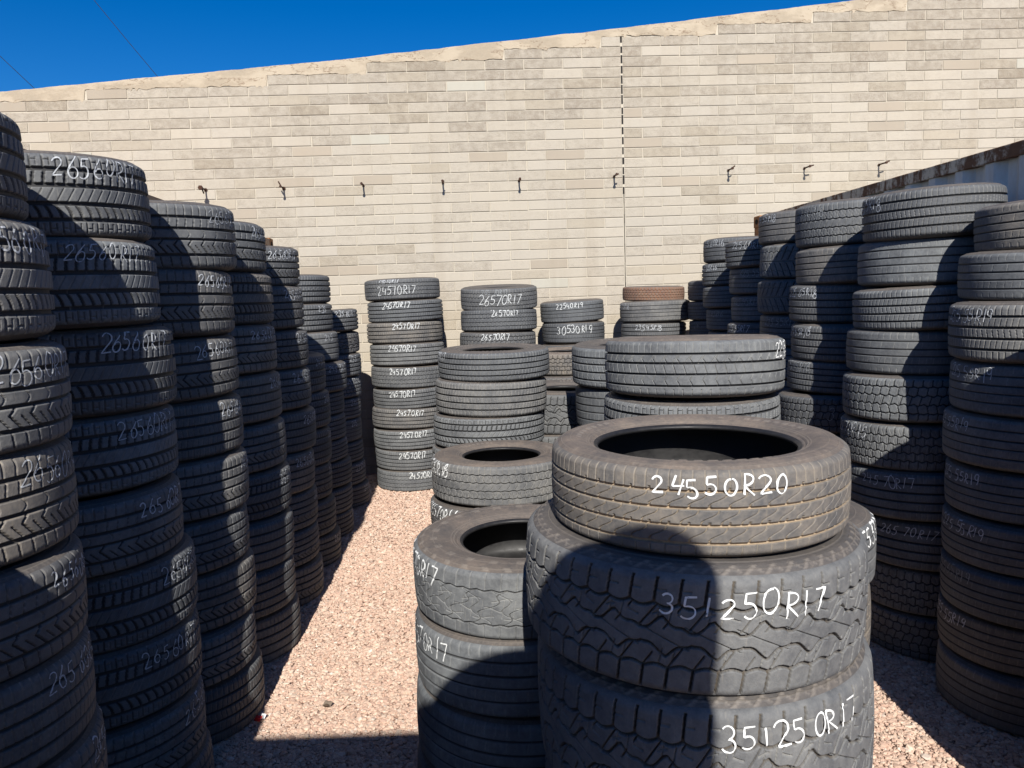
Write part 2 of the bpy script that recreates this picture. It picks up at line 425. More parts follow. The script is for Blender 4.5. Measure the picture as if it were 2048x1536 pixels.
    for i, u in enumerate(us_):
        lo = tops.get(int(round(u / .02)), None)
        if lo is None: lo = cols[-1][0] if cols else top(u) - .3
        lo_ = lo - .004 + nz[i] if random.random() > .02 else lo - .03
        cols.append((lo, min(lo_, top(u) - .03), top(float(u)) + nt[i]))
    for i, u in enumerate(us_):
        lo, l2, t = cols[i]
        yy = -.0062 + .002 * math.sin(u * 7) + nz[i] * .08
        V += [(u, .012, l2), (u, yy, l2 + .004), (u, yy, t - .008), (u, yy + .01, t), (u, .19, t), (u, .19, t - .1)]
        if i:
            b = 6 * i
            for k in range(5): Q.append((b - 6 + k, b + k, b + k + 1, b - 6 + k + 1))
    link('mortar_cap', mesh_np('mortar_cap', V, [q[::-1] for q in Q][::1], M_CAP, False), root)
    # a broken chip ring in one block
    return root, top
WALL, WTOP = build_wall()

# bolts standing out of the wall
BOLTS = [(412, 380, (.30, -.9), 1), (568, 377, (-.45, .95), 2), (727, 371, (.02, .0), 0), (886, 366, (.3, .05), 0), (1038, 362, (.25, -.1), 0),
         (1228, 353, (.5, .15), 0), (1456, 341, (.6, .5), 0), (1608, 337, (.9, .25), 0), (1757, 330, (.9, .35), 0)]
BL = ['leftmost rusty bolt in the wall, short with a wide flat head', 'rusty bolt in the wall with a long side pin, above the third left-row stack',
      'dark rusty bolt in the wall above the tall back stack', 'dark rusty bolt in the wall above the back stack chalked 26570R17',
      'dark rusty bolt in the wall above the gap beside stack chalked 22540R19', 'dark rusty bolt in the wall just left of the dark movement joint',
      'rusty bent bolt in the wall, first to the right of the movement joint', 'rusty bolt with side pin in the wall, middle of three above the container',
      'rightmost rusty bolt in the wall, closest above the pale container roof edge']
for (bx, by, (px_, pz_), hd), lab in zip(BOLTS, BL):
    u, z = wall_uv(bx, by)
    r = bpy.data.objects.new('wall_bolt', None); COL.objects.link(r)
    r.location = Vector((0, WALLD, 0)) + WX * u + Vector((0, 0, z)); r.rotation_euler = (0, 0, WYAW)
    tag(r, lab, 'bolt', 'rusty bolts in a row on the block wall')
    L = .15 + .03 * random.random()
    s = MB(); s.tube([(0, .01, 0), (0, -L * .5, .002), (.004, -L, 0)], .0085, 8); s.build('shank', M_RUST, r, True)
    s = MB(); s.tube([(0, -.010, 0), (0, -.018, 0)], .020 if hd else .015, 6); s.build('washer', M_RUST, r)
    s = MB(); s.tube([(0, -L + .012, 0), (0, -L - .006, 0)], .015 if hd != 1 else .027, 6); s.build('nut', M_RUST, r)
    if px_ or pz_:
        s = MB(); e = Vector((px_, 0, pz_)) * .062
        s.tube([(0, -L * .7, 0), (e.x * .5, -L * .7 - .01, e.z * .5), (e.x, -L * .7 - .012, e.z)], .0075, 8); s.build('cross_pin', M_RUST, r, True)

# ------------------------------------------------------------------ tread patterns: u in [0,1) round the tire, s in [-1,1] across; return groove depth and sipe dust
CIRC = 23.3
def sm(x): x = np.clip(x, 0, 1); return x * x * (3 - 2 * x)
def ln(d, w, e): return 1 - sm((np.abs(d) - w) / e)
def per(x): return x - np.round(x)
def pd(u, N, sh): return per(u * N - sh) * CIRC / N
def band(s, a, b): return ((s > a) & (s < b)).astype(float)
def tri(x): return 2 * np.abs(per(x)) * 2 - 1
def voro(u, s, NU, NS, seed, jit=.38):
    rg = np.random.default_rng(seed); J = rg.uniform(-jit, jit, (NU, NS + 2, 2))
    ui = u * NU; si = (s + 1) / 2 * NS
    iu = np.floor(ui).astype(int); is_ = np.floor(si).astype(int)
    d1 = np.full(u.shape, 9.); d2 = np.full(u.shape, 9.)
    for a in (-1, 0, 1):
        for b in (-1, 0, 1):
            cu = iu + a; cs = np.clip(is_ + b, -1, NS)
            jj = J[cu % NU, cs + 1]
            dx = (cu + .5 + jj[..., 0] + .5 * (cs % 2) * .0 - ui) * CIRC / NU; dy = (cs + .5 + jj[..., 1] - si) * 2 / NS
            d = np.hypot(dx, dy); far = d > d1
            d2 = np.where(far, np.minimum(d2, d), d1); d1 = np.where(far, d1, d)
    return (d2 - d1) / 2
def mx(*a):
    r = a[0]
    for b in a[1:]: r = np.maximum(r, b)
    return r
def P_touring(u, s, e):
    G = mx(*[ln(s - c, .034, e) for c in (-.56, -.19, .19, .56)])
    ribs = mx(ln(pd(u, 96, .9 * s), .008, e) * band(s, -.52, -.23), ln(pd(u, 96, -.9 * s), .008, e) * band(s, -.15, .15), ln(pd(u, 96, .9 * s), .008, e) * band(s, .23, .52))
    shd = ln(pd(u, 88, .15 * s), .012, e) * (np.abs(s) > .62)
    return np.maximum(G, .55 * np.maximum(ribs, shd)), np.maximum(ribs * .7, shd)
def P_chunk(u, s, e):
    G = mx(*[ln(s - c, .040, e) for c in (-.58, -.21, .21, .58)])
    N = 74
    a = ln(pd(u, N, 1.6 * s + .12 * np.sin(9 * s)), .040, e) * band(s, .25, .54); b = ln(pd(u, N, -1.5 * s + .1 * np.sin(11 * s)), .040, e) * band(s, -.54, -.25)
    c = ln(pd(u, N, 2.6 * s), .010, e) * band(s, -.17, .17)
    d = mx(ln(pd(u, 62, 0), .020, e), ln(pd(u, 62, .5), .007, e) * band(np.abs(s), .66, .86)) * (np.abs(s) > .63)
    f = ln(np.abs(s) - .80, .012, e) * (per(u * 62) > 0)
    return mx(G, .85 * a, .85 * b, .5 * c, .7 * d, .5 * f), mx(c, .4 * d)
def P_asym(u, s, e):
    G = mx(ln(s - .56, .032, e), ln(s - .22, .028, e), ln(s + .10, .030, e), ln(s + .56, .034, e))
    a = ln(pd(u, 66, .25 * s), .016, e) * (s > .60)
    b = ln(pd(u, 66, .6 * s), .014, e) * band(s, .26, .53)
    q = per(u * 33); c = ln(per(u * 33 + .0) * CIRC / 33 - .0 - .22 * np.cos((s - .06) * 9), .012, e) * band(s, -.08, .2)
    d = mx(ln(pd(u, 38, 2.0 * np.abs(s + .27)), .030, e) * band(s, -.53, -.13), ln(pd(u, 38, .5 + 2.0 * np.abs(s + .27)), .012, e) * band(s, -.50, -.27))
    f = ln(pd(u, 58, -.5 * s), .018, e) * (s < -.60)
    return mx(G, .6 * a, .6 * b, .5 * c, .8 * d, .7 * f), mx(.6 * c, .4 * a)
def P_wave(u, s, e):
    cs = (-.64, -.24, .14, .50)
    G = mx(*[ln(s - c, .027, e) for c in cs])
    R = 0
    for lo, hi, sg in ((-.62, -.26, 1), (-.22, .12, -1), (.16, .48, 1)):
        t = (s - lo) / (hi - lo)
        R = np.maximum(R, ln(pd(u, 54, .85 * t - .155 * np.sin(t * 6.283) + sg * .2), .013, e) * band(t, 0, 1))
    notch = mx(*[ln(pd(u, 54, .2), .020, e) * ln(s - c - .045, .025, .02) for c in cs])
    S1 = ln(pd(u, 90, 0), .007, e) * (s > .53); S2 = ln(pd(u, 70, .1 * s), .006, e) * (s < -.67)
    return mx(G, .55 * R, .6 * notch, .35 * S1, .35 * S2), mx(R * .9, S1 * .8, S2 * .7)
def P_mud(u, s, e):
    N = 50; H = 25
    A = ln(s - (.50 - .065 * np.abs(np.sin(np.pi * u * N))), .020, e); B = ln(s + (.53 - .06 * np.abs(np.sin(np.pi * (u * N + .4)))), .020, e)
    sh = ln(pd(u, N, .35 * (s - .5)), .022, e) * (s > .46) * (s < .90); sh2 = ln(pd(u, N, -.4 + .35 * (s + .5)), .022, e) * (s < -.48) * (s > -.92)
    z1 = .15 + .10 * tri(u * H + .3) + .035 * np.sin(u * H * 12.566) + .02 * np.sin(u * 6.283 * 7)
    z2 = -.20 + .10 * tri(u * H + .75) + .03 * np.sin(u * H * 12.566 + 2)
    M1 = ln(s - z1, .018, e); M2 = ln(s - z2, .018, e)
    D1 = ln(pd(u, N, 2.0 * s + .2), .013, e) * band(s, .10, .46) * (per(u * H + .2) > -.32); D2 = ln(pd(u, N, 1.8 * s + .5), .013, e) * band(s, -.50, -.16) * (per(u * H + .5) > -.30)
    D3 = ln(pd(u, H, -3.0 * s + .1), .012, e) * band(s, -.20, .16)
    k = mx(ln(pd(u, N * 2, 1.2 * s), .006, e) * band(np.abs(s), .2, .46) * (per(u * N * .5) > 0), ln(s - .33 - .05 * np.sin(u * H * 6.283), .007, e) * (per(u * N + .1) > .05), ln(s - .70, .008, e) * (per(u * N) > .1))
    return mx(.95 * A, .95 * B, .9 * sh, .9 * sh2, .9 * M1, .9 * M2, .75 * D1, .75 * D2, .65 * D3, .4 * k), k * .6
def P_blocky(u, s, e):
    N = 54
    w = .045 * tri(u * N)
    G = mx(ln(s - (.52 + w), .022, e), ln(s - (.17 - w), .020, e), ln(s + (.17 - w), .020, e), ln(s + (.52 + w), .022, e))
    L = mx(ln(pd(u, N, .25 + .2 * s), .020, e) * (np.abs(s) > .52), ln(pd(u, N, -.25), .016, e) * band(np.abs(s), .17, .52), ln(pd(u, N, .25), .014, e) * band(s, -.17, .17))
    k = ln(pd(u, N * 2, .2 * np.sin(s * 14)), .006, e) * (np.abs(s) < .9)
    return mx(.85 * G, .75 * L, .35 * k), mx(.8 * k, .4 * G)
def P_worn(u, s, e):
    G = mx(*[ln(s - c, .024, e) for c in (-.50, -.14, .18, .54)])
    k = ln(pd(u, 70, .5 * s), .006, e) * band(np.abs(s), .2, .5) * (per(u * 70 * .5) > -.2)
    d = ln(pd(u, 64, 0), .009, e) * (np.abs(s) > .66)
    return mx(.8 * G, .35 * k, .35 * d), mx(.5 * k, .4 * d)
def P_truck(u, s, e):
    a = ln(s - (.47 + .018 * np.sin(u * 6.283 * 48)), .016, e); b = ln(s + (.50 + .018 * np.sin(u * 6.283 * 48)), .018, e)
    sh = ln(pd(u, 46, .15 * s), .013, e) * (s > .5); sh2 = ln(pd(u, 46, .15 * s), .013, e) * (s < -.52)
    t = np.clip((s + .5) / .97, 0, 1)
    N = 23
    h1 = ln(pd(u, N, 1.25 * t + .16 * np.sin(t * 12.5)), .016, e) * band(s, -.5, .47)
    h2 = ln(pd(u, N, .5 - .55 * t + .22 * np.sin(t * 9.4 + 1)), .013, e) * band(s, -.5, .47)
    vb = mx(ln(s - .22 - .05 * np.sin(u * 6.283 * N), .010, e) * (per(u * N + .1) > -.15), ln(s + .05 + .06 * np.sin(u * 6.283 * N + 1), .010, e) * (per(u * N + .4) > -.1), ln(s + .28 - .04 * np.sin(u * 6.283 * N + 3), .010, e) * (per(u * N + .7) > -.2), ln(pd(u, N * 3, .6 * t), .006, e) * band(s, -.3, .25) * .7)
    return mx(.85 * a, .85 * b, .5 * sh, .5 * sh2, .65 * h1, .55 * h2, .25 * vb), mx(.35 * h1, .35 * h2, .35 * vb, .5 * sh, .3 * a)
def P_fish(u, s, e):
    cs = (-.60, -.20, .18, .50)
    G = mx(*[ln(s - c, .031, e) for c in cs])
    r1 = ln(pd(u, 48, 1.6 * np.abs(s - .34)), .012, e) * band(s, .21, .47); r1b = ln(pd(u, 48, .33 + 1.6 * s), .008, e) * band(s, .21, .47)
    r2 = ln(pd(u, 60, -.9 * s), .011, e) * band(s, -.17, .15); r3 = ln(pd(u, 48, 1.3 * np.abs(s + .40)), .012, e) * band(s, -.57, -.23)
    d = ln(pd(u, 66, 0), .010, e) * (s < -.70); d2 = ln(pd(u, 84, 0), .009, e) * (s > .56) * (s < .9)
    return mx(G, .55 * r1, .4 * r1b, .55 * r2, .55 * r3, .5 * d, .3 * d2), mx(r1, r1b, r2, r3, d, .6 * d2)
def P_vee(u, s, e):
    a = np.abs(s); c = ln(pd(u, 44, 1.1 * a ** .7 + .25 * (s > 0)), .034, e) * (a > .08)
    k = ln(s, .014, e); z = ln(a - (.55 + .05 * tri(u * 44)), .012, e); q = ln(pd(u, 132, 1.1 * a ** .7), .006, e)
    return mx(.9 * c, .7 * k, .6 * z, .3 * q), .5 * q
def P_terrain(u, s, e):
    N = 50
    w = .042 * tri(u * N) + .012 * np.sin(u * 6.283 * N * 2)
    G = mx(ln(s - (.58 + .6 * w), .024, e), ln(s - (.20 - w), .022, e), ln(s + (.20 - w), .022, e), ln(s + (.58 + .6 * w), .024, e))
    L = mx(ln(pd(u, N, .25 + .3 * s), .024, e) * (np.abs(s) > .58), ln(pd(u, N, -.25 + .5 * np.abs(s)), .020, e) * band(np.abs(s), .2, .58), ln(pd(u, N, .25 + .8 * s), .020, e) * band(s, -.2, .2))
    k = ln(pd(u, N, .02 + .10 * np.sin(s * 16)), .007, e) * (np.abs(s) < .92)
    return mx(.9 * G, .85 * L, .35 * k), .5 * k
def P_zigrib(u, s, e):
    N = 58; w = .022 * tri(u * N)
    G = mx(ln(s - (.56 + w), .018, e), ln(s - (.19 - w), .016, e), ln(s + (.19 - w), .016, e), ln(s + (.56 + w), .018, e))
    L = mx(ln(pd(u, N * 1, .2 * np.sin(12 * s)), .009, e) * band(np.abs(s), .0, .56), ln(pd(u, N * 2, .15 * np.sin(s * 20)), .006, e) * band(np.abs(s), .2, .56))
    d = ln(pd(u, 78, .1 * s), .011, e) * (np.abs(s) > .60)
    return mx(.85 * G, .45 * L, .45 * d), mx(.6 * L, .7 * d)
PATS = {'zigrib': P_zigrib, 'terrain': P_terrain, 'touring': P_touring, 'chunk': P_chunk, 'asym': P_asym, 'wave': P_wave, 'mud': P_mud, 'blocky': P_blocky, 'worn': P_worn, 'truck': P_truck, 'fish': P_fish, 'vee': P_vee}

def profile(s):
    a = np.abs(s); t = np.clip((a - .78) / .22, 0, 1); ph = t * math.radians(68)
    h = np.where(a <= .78, a / .78 * .375, .375 + .082 * np.sin(ph)) * np.sign(s)
    r = np.where(a <= .78, 1 - .010 * (a / .78) ** 2, .990 - .062 * (1 - np.cos(ph)))
    return r, h, np.cos(ph), np.sin(ph) * np.sign(s)
_TM = {}
DEPTH = {'mud': .028, 'wave': .022, 'worn': .016, 'truck': .018, 'fish': .026, 'terrain': .022}
def tread_mesh(pat, lod):
    if (pat, lod) in _TM: return _TM[pat, lod]
    NU, NS, e = ((440, 70, .022), (900, 124, .014), (1600, 200, .010))[lod]
    s = np.linspace(-1, 1, NS); u = np.arange(NU) / NU
    S, U = np.meshgrid(s, u); d, k = PATS[pat](U, S, e)
    d = np.clip(d, 0, 1) * sm((1.0 - np.abs(S)) / .10 + .15)
    depth = DEPTH.get(pat, .027)
    r, h, nr, nh = profile(S)
    R = r - d * depth * nr; H = h - d * depth * 1.2 * nh
    th = U * 2 * math.pi
    V = np.stack([R * np.cos(th), R * np.sin(th), H], 2).reshape(-1, 3)
    i = np.arange(NU)[:, None] * NS; j = np.arange(NS - 1)[None]; i2 = ((np.arange(NU) + 1) % NU)[:, None] * NS
    Q = np.stack([i + j, i2 + j, i2 + j + 1, i + j + 1], 2).reshape(-1, 4)
    gv = sm((d - .45) / .35)
    k = np.maximum(k, .75 * sm(d / .10) * sm((.5 - d) / .15))            # pale block edges: wear, plus sunlit groove lips painted into the colour
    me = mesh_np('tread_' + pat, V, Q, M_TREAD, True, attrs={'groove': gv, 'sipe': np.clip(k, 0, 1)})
    _TM[pat, lod] = me; return me
_SM = {}
def side_mesh(bead, up, lod, style):
    key = (bead, up, lod, style)
    if key in _SM: return _SM[key]
    NU = 512 if lod else 128
    rT, hT = profile(np.array([1.0]))[:2]; rT, hT = float(rT[0]), float(hT[0])
    n = 60 if lod else 18
    t = np.linspace(0, 1, n)
    r = rT + (bead - rT) * t
    h = hT + (.5 - hT) * np.sin(np.clip(t / .30, 0, 1) * math.pi / 2) - ((.5 - .415) if style != 'mud' else .012) * np.clip((t - .42) / .58, 0, 1) ** 1.7
    th = np.arange(NU) / NU * 2 * math.pi
    TH, Rr = np.meshgrid(th, r, indexing='ij'); H = np.tile(h, (NU, 1)); T = np.tile(t, (NU, 1))
    RS = np.zeros_like(H)
    if lod:
        H0 = H.copy()
        rid = sum(ln(T - c, .006, .008) for c in (.10, .36, .80, .86)) * .009 - ln(T - .93, .008, .012) * .012
        H = H + rid
        U = TH / (2 * math.pi)
        if style == 'truck':
            H = H + ln(pd(U, 30, .06 * np.sin(T * 30)), .10, .03) * band(T, .02, .14) * .012 + ((per(U * 22) > .08) & (np.abs(per(U * 22) - .25) < .16)) * band(T, .30, .46) * .007
        elif style == 'mud':
            H = H + ln(pd(U, 54, 3.0 * T), .03, .04) * band(T, 0, .22) * .008 + ln(pd(U, 54, -3.0 * T), .02, .03) * band(T, .05, .22) * .005
        else:
            H = H + ((np.abs(per(U * 60)) < .3) & (np.sin(U * 6.283 * 3) > .35)) * band(T, .52, .66) * .008 + ln(pd(U, 120, 0), .01, .02) * band(T, .02, .1) * .003
    if lod: RS = sm((H - H0) / .006)
    V = np.stack([Rr * np.cos(TH), Rr * np.sin(TH), H * (1 if up else -1)], 2).reshape(-1, 3)
    i = np.arange(NU)[:, None] * n; j = np.arange(n - 1)[None]; i2 = ((np.arange(NU) + 1) % NU)[:, None] * n
    Q = np.stack([i + j, i2 + j, i2 + j + 1, i + j + 1], 2).reshape(-1, 4)
    if not up: Q = Q[:, ::-1]
    me = mesh_np('sidewall', V, Q, M_SIDE, True, attrs={'raised': RS}); _SM[key] = me; return me
_LM = {}
def liner_mesh(bead):
    if bead in _LM: return _LM[bead]
    NU = 160
    pr = [(bead, .415), (bead - .012, .408), (bead - .026, .392), (bead - .030, .375), (bead - .026, .350), (bead + .0, .335), (bead + .10, .375), (.80, .425), (.90, .40), (.945, .30), (.955, .15), (.957, 0)]
    pr = pr + [(r, -h) for r, h in pr[-2::-1]]
    pr = np.array(pr); n = len(pr); th = np.arange(NU) / NU * 2 * math.pi
    V = np.stack([pr[None, :, 0] * np.cos(th)[:, None], pr[None, :, 0] * np.sin(th)[:, None], np.tile(pr[:, 1], (NU, 1))], 2).reshape(-1, 3)
    i = np.arange(NU)[:, None] * n; j = np.arange(n - 1)[None]; i2 = ((np.arange(NU) + 1) % NU)[:, None] * n
    Q = np.stack([i + j, i2 + j, i2 + j + 1, i + j + 1], 2).reshape(-1, 4)
    me = mesh_np('inner_liner', V, Q, M_LINER, True); _LM[bead] = me; return me

# ------------------------------------------------------------------ handwriting
def arc(cx, cy, rx, ry, a0, a1, n=14):
    return [(cx + rx * math.cos(math.radians(a0 + (a1 - a0) * i / n)), cy + ry * math.sin(math.radians(a0 + (a1 - a0) * i / n))) for i in range(n + 1)]
GL = {
 '0': [arc(.28, .5, .26, .5, 80, 445, 22)],
 '1': [[(.16, 1), (.12, 0)]],
 '2': [arc(.25, .74, .24, .26, 165, -35, 12) + [(.05, .02), (.55, .06)]],
 '3': [arc(.24, .75, .22, .25, 150, -85, 10) + arc(.24, .26, .26, .27, 80, -150, 12)],
 '4': [[(.10, 1), (.02, .46), (.56, .52)], [(.46, .80), (.42, 0)]],
 '5': [[(.50, 1), (.12, .97), (.09, .58)] + arc(.24, .30, .26, .30, 115, -140, 14)],
 '6': [[(.42, .98), (.14, .55)] + arc(.28, .27, .22, .27, 160, 520, 20)],
 '7': [[(.02, .96), (.52, .98), (.22, 0)]],
 '8': [arc(.28, .75, .20, .24, 60, 330, 12) + arc(.28, .25, .25, .26, 80, -250, 16) + [(.45, .9)]],
 '9': [arc(.26, .72, .21, .26, 10, 380, 18) + [(.44, .4), (.36, 0)]],
 'R': [[(.08, 0), (.10, 1)] + arc(.16, .74, .30, .25, 80, -90, 10) + [(.12, .48), (.54, 0)]],
 '.': [[(.1, .03), (.14, .0)]],
}
def marking(text, R, W, th0, tread_rot, pat, s0, hgt, width, wfac, mat, parent, rg, oval=(1, 1, 1)):
    """chalk strokes lying on the tread; th0 = angle of the left end, s0 = height of the middle of the text across the tread"""
    V, Q = [], []
    e = .016
    smap = np.linspace(-1, 1, 401); _, hmap, _, _ = profile(smap)
    x = 0.0; adv = hgt * .74 * wfac
    up0 = s0; SL = rg.uniform(-.05, .28); width = width * rg.uniform(.8, 1.2); hgt = hgt * rg.uniform(.92, 1.1)
    def flush():
        if Q: link('size_marking', mesh_np('size_marking', np.array(V), Q, mat, True), parent).scale = oval
        V.clear(); Q.clear()
    for ch in text:
        if ch == ' ':
            x += adv * .55; flush(); continue
        jx, jy, sc = rg.normal(0, .035) * hgt, rg.normal(0, .07) * hgt, 1 + rg.normal(0, .09); sl = SL + rg.normal(0, .07)
        for st in GL[ch]:
            pts = np.array(st) + rg.normal(0, .022, (1, 2)); pts = pts + np.stack([.03 * np.sin(np.linspace(0, 3, len(pts)) + rg.random() * 6), .03 * np.sin(np.linspace(0, 4, len(pts)) + rg.random() * 6)], 1); seg = np.hypot(*(np.diff(pts, axis=0) * hgt).T); n = max(3, int(seg.sum() / .0028))
            q = np.concatenate([[0], np.cumsum(seg)]); tt = np.linspace(0, q[-1], n)
            px = np.interp(tt, q, pts[:, 0]); py = np.interp(tt, q, pts[:, 1])
            px = (px * wfac + sl * py) * hgt * sc + x + jx; py = (py - .5) * hgt * sc + jy
            dx, dy = np.gradient(px), np.gradient(py); L = np.hypot(dx, dy) + 1e-9
            w = width * (.75 + .5 * np.abs(np.sin(tt / hgt * 2.1 + rg.random() * 6))) * .5
            ok = np.ones(n, bool)
            for side in (-1, 1):
                ax = px - dy / L * w * side; ay = py + dx / L * w * side
                hh = np.clip(float(np.interp(up0, smap, hmap)) + ay / W, -.452, .452)
                ss = np.interp(hh, hmap, smap); r = profile(ss)[0]
                th = th0 + ax / R
                d, _ = PATS[pat](((th - tread_rot) / (2 * math.pi)) % 1.0, ss, e)
                dep = np.clip(d, 0, 1) * sm((1.0 - np.abs(ss)) / .10 + .15) * DEPTH.get(pat, .027)
                rr = (r - np.minimum(dep, .0045)) * R + .0016
                P = np.stack([rr * np.cos(th), rr * np.sin(th), hh * W], 1)
                if side == -1: A = P
                else: B = P
            b = len(V)
            for i in range(n): V.append(A[i]); V.append(B[i])
            for i in range(n - 1):
                if ok[i] and ok[i + 1]: Q.append((b + 2 * i, b + 2 * i + 1, b + 2 * i + 3, b + 2 * i + 2))
        x += adv * (.60 if ch == '1' else 1.0)
    flush()

# ------------------------------------------------------------------ tires
NTIRE = 0
LOOK = {'touring': 'ribbed', 'chunk': 'slant-blocked', 'asym': 'chevron-grooved', 'wave': 'mud-caked wavy-sipe', 'mud': 'knobby mud', 'blocky': 'small-blocked', 'worn': 'worn smooth', 'truck': 'all-terrain', 'terrain': 'block-treaded', 'zigrib': 'zigzag-ribbed', 'fish': 'herringbone', 'vee': 'V-grooved'}
ORD = ['topmost', 'second from top', 'third from top', 'fourth from top', 'fifth from top', 'sixth from top', 'seventh from top', 'eighth from top', 'ninth from top', 'tenth from top', 'eleventh from top', 'twelfth from top', 'thirteenth from top', 'fourteenth from top', 'fifteenth from top']
PLACED = []
def tire(X, Y, z0, z1, R, pat, lod, bead, color, side_color, idx, phrase, group, texts=(), liner=False, style='plain', seed=0, tilt=None):
    rg = np.random.default_rng(seed)
    W = z1 - z0
    root = bpy.data.objects.new('tire', None); COL.objects.link(root)
    root.location = (X, Y, (z0 + z1) / 2)
    tl = tilt if tilt else (math.radians(rg.normal(0, .75)), math.radians(rg.normal(0, .75)))
    rot = 0.0 if tilt else rg.uniform(0, 6.28)
    root.rotation_euler = (tl[0], tl[1], rot)
    ov = rg.uniform(.002, .011); SX_, SY_ = R * (1 + ov), R * (1 - ov)       # a tire off its rim is never quite round
    main = ''.join(texts[0][0].split()) if texts else ''
    lab = f"{LOOK[pat]} tire {'marked ' + main + ', ' if main else ''}{ORD[min(idx, 14)]} in {phrase}"
    if len(lab.split()) > 16: print('LONG', lab)
    tag(root, lab, 'tire', group)
    o = link('tread', tread_mesh(pat, lod), root); o.scale = (SX_, SY_, W); o.color = color
    for up in (1, 0):
        sd = link('sidewall', side_mesh(bead, up, lod if up else 0, style), root); sd.scale = (SX_, SY_, W); sd.color = side_color
    if liner:
        li = link('inner_liner', liner_mesh(bead), root); li.scale = (SX_, SY_, W)
    for k, t in enumerate(texts):
        txt, px, s0, hgt, width, wf, mat, arcoff = t
        # angle where the ray through the photograph's column meets the tread
        d = ray(px, 768); a = math.atan2(d.x, d.y); dist = math.hypot(X, Y); b = math.atan2(X, Y)
        sn = max(-.999, min(.999, dist * math.sin(a - b) / R))
        th0 = (math.pi / 2 - b) + math.pi + (math.asin(sn) + (a - b) * -1.0) + arcoff / R
        marking(txt, R, W, th0 - rot, 0.0, pat, s0, hgt, width, wf, mat, root, rg, (SX_ / R, SY_ / R, 1))
    return root

def stack(name, phrase, group, side, R, bounds, xs, D=None, ground=None, pats=('touring',), lod=0, bead=.575, dust=.45, brown=.15, mud=0.0, sbrown=.45,
          texts=None, Rs=None, th=None, style='plain', fillpat=None, mods=None):
    """bounds: heights of the tire joints read off the photograph along one edge (or the middle) of the stack; unseen tires below are filled in to the ground"""
    n = len(xs); Rs = Rs or [R] * n
    def solve(DD):
        o = []
        for i in range(n):
            ym = (bounds[i] + bounds[i + 1]) / 2
            if side == 'C':
                d = ray(xs[i], ym); X = DD * d.x / d.y; hd = math.hypot(X, DD) - Rs[i]
            else: X, hd = limb(xs[i], ym, Rs[i], DD, side)
            o.append((X, at(xs[i], bounds[i], hd).z, at(xs[i], bounds[i + 1], hd).z))
        return o
    if D is None:
        lo, hi = 1.2, 12
        for _ in range(40):
            mid = (lo + hi) / 2
            if solve(mid)[-1][2] > 0: lo = mid
            else: hi = mid
        D = lo
    sol = solve(D)
    zs = [sol[0][1]] + [(sol[i][2] + sol[i + 1][1]) / 2 if i + 1 < n else sol[i][2] for i in range(n)]
    Xs = [a[0] for a in sol]
    if ground:        # the lowest listed tire stands on the ground
        f = zs[-1]; k = zs[0] / (zs[0] - f) if zs[0] - f > 0 else 1
        zs = [(z - f) * k for z in zs]
        nf = 0
    else:
        t = th or (zs[0] - zs[-1]) / n
        nf = max(0, round(zs[-1] / t))
        if nf == 0:
            f = zs[-1]; zs = [z - f for z in zs]
        else:
            zb = zs[-1]
            zs += [zb * (nf - i - 1) / nf for i in range(nf)]
    tot = n + nf
    rg = np.random.default_rng(abs(hash(name)) % 1000 if False else sum(ord(c) * (i + 3) for i, c in enumerate(name)))
    for i in range(tot):
        X = Xs[i] if i < n else Xs[-1] + rg.normal(0, .008)
        Ri = (Rs[i] if i < n else Rs[-1])
        Y = D + (rg.normal(0, .016) if side != 'C' else rg.normal(0, .007))
        p = pats[i % len(pats)] if i < n else (fillpat or pats[-1])
        du = float(np.clip(dust * rg.uniform(.45, 1.5), 0, 1)); br = float(np.clip(brown * rg.uniform(.3, 1.7) + (.40 if rg.random() < .10 else 0), 0, 1))
        mu = mud; bd = bead; st = style; ld = lod; sb = sbrown * rg.uniform(.8, 1.15)
        mo = (mods or {}).get(i, {})
        du = mo.get('dust', du); br = mo.get('brown', br); mu = mo.get('mud', mu); bd = mo.get('bead', bd); st = mo.get('style', st); ru = 0.0 if mo.get('rust') else 1.0; ld = mo.get('lod', ld); sb = mo.get('sbrown', sb)
        tx = []
        for t in (texts or {}).get(i, []):
            t = dict(dict(s=.60, h=.050, w=.0036, f=.92, m=M_CHALK, a=0.0), **t)
            tx.append((t['t'], t['x'], t['s'], t['h'], t['w'], t['f'], t['m'], t['a']))
        tire(X, Y, zs[i + 1], zs[i], Ri, p, ld, bd, (du, br, mu, ru), (.5, sb, 0, 1), i, phrase, group, tx, liner=(i == 0 or mo.get('liner', False)), style=st, seed=sum(map(ord, name)) * 31 + i, tilt=mo.get('tilt'))
    PLACED.append((name, Xs[0], Xs[-1], D, max(Rs)))
    print('STACK %s D=%.2f X=%.2f..%.2f n=%d+%d top=%.2f th=%s' % (name, D, Xs[0], Xs[-1], n, nf, zs[0], ' '.join('%.2f' % (zs[i] - zs[i + 1]) for i in range(tot))))

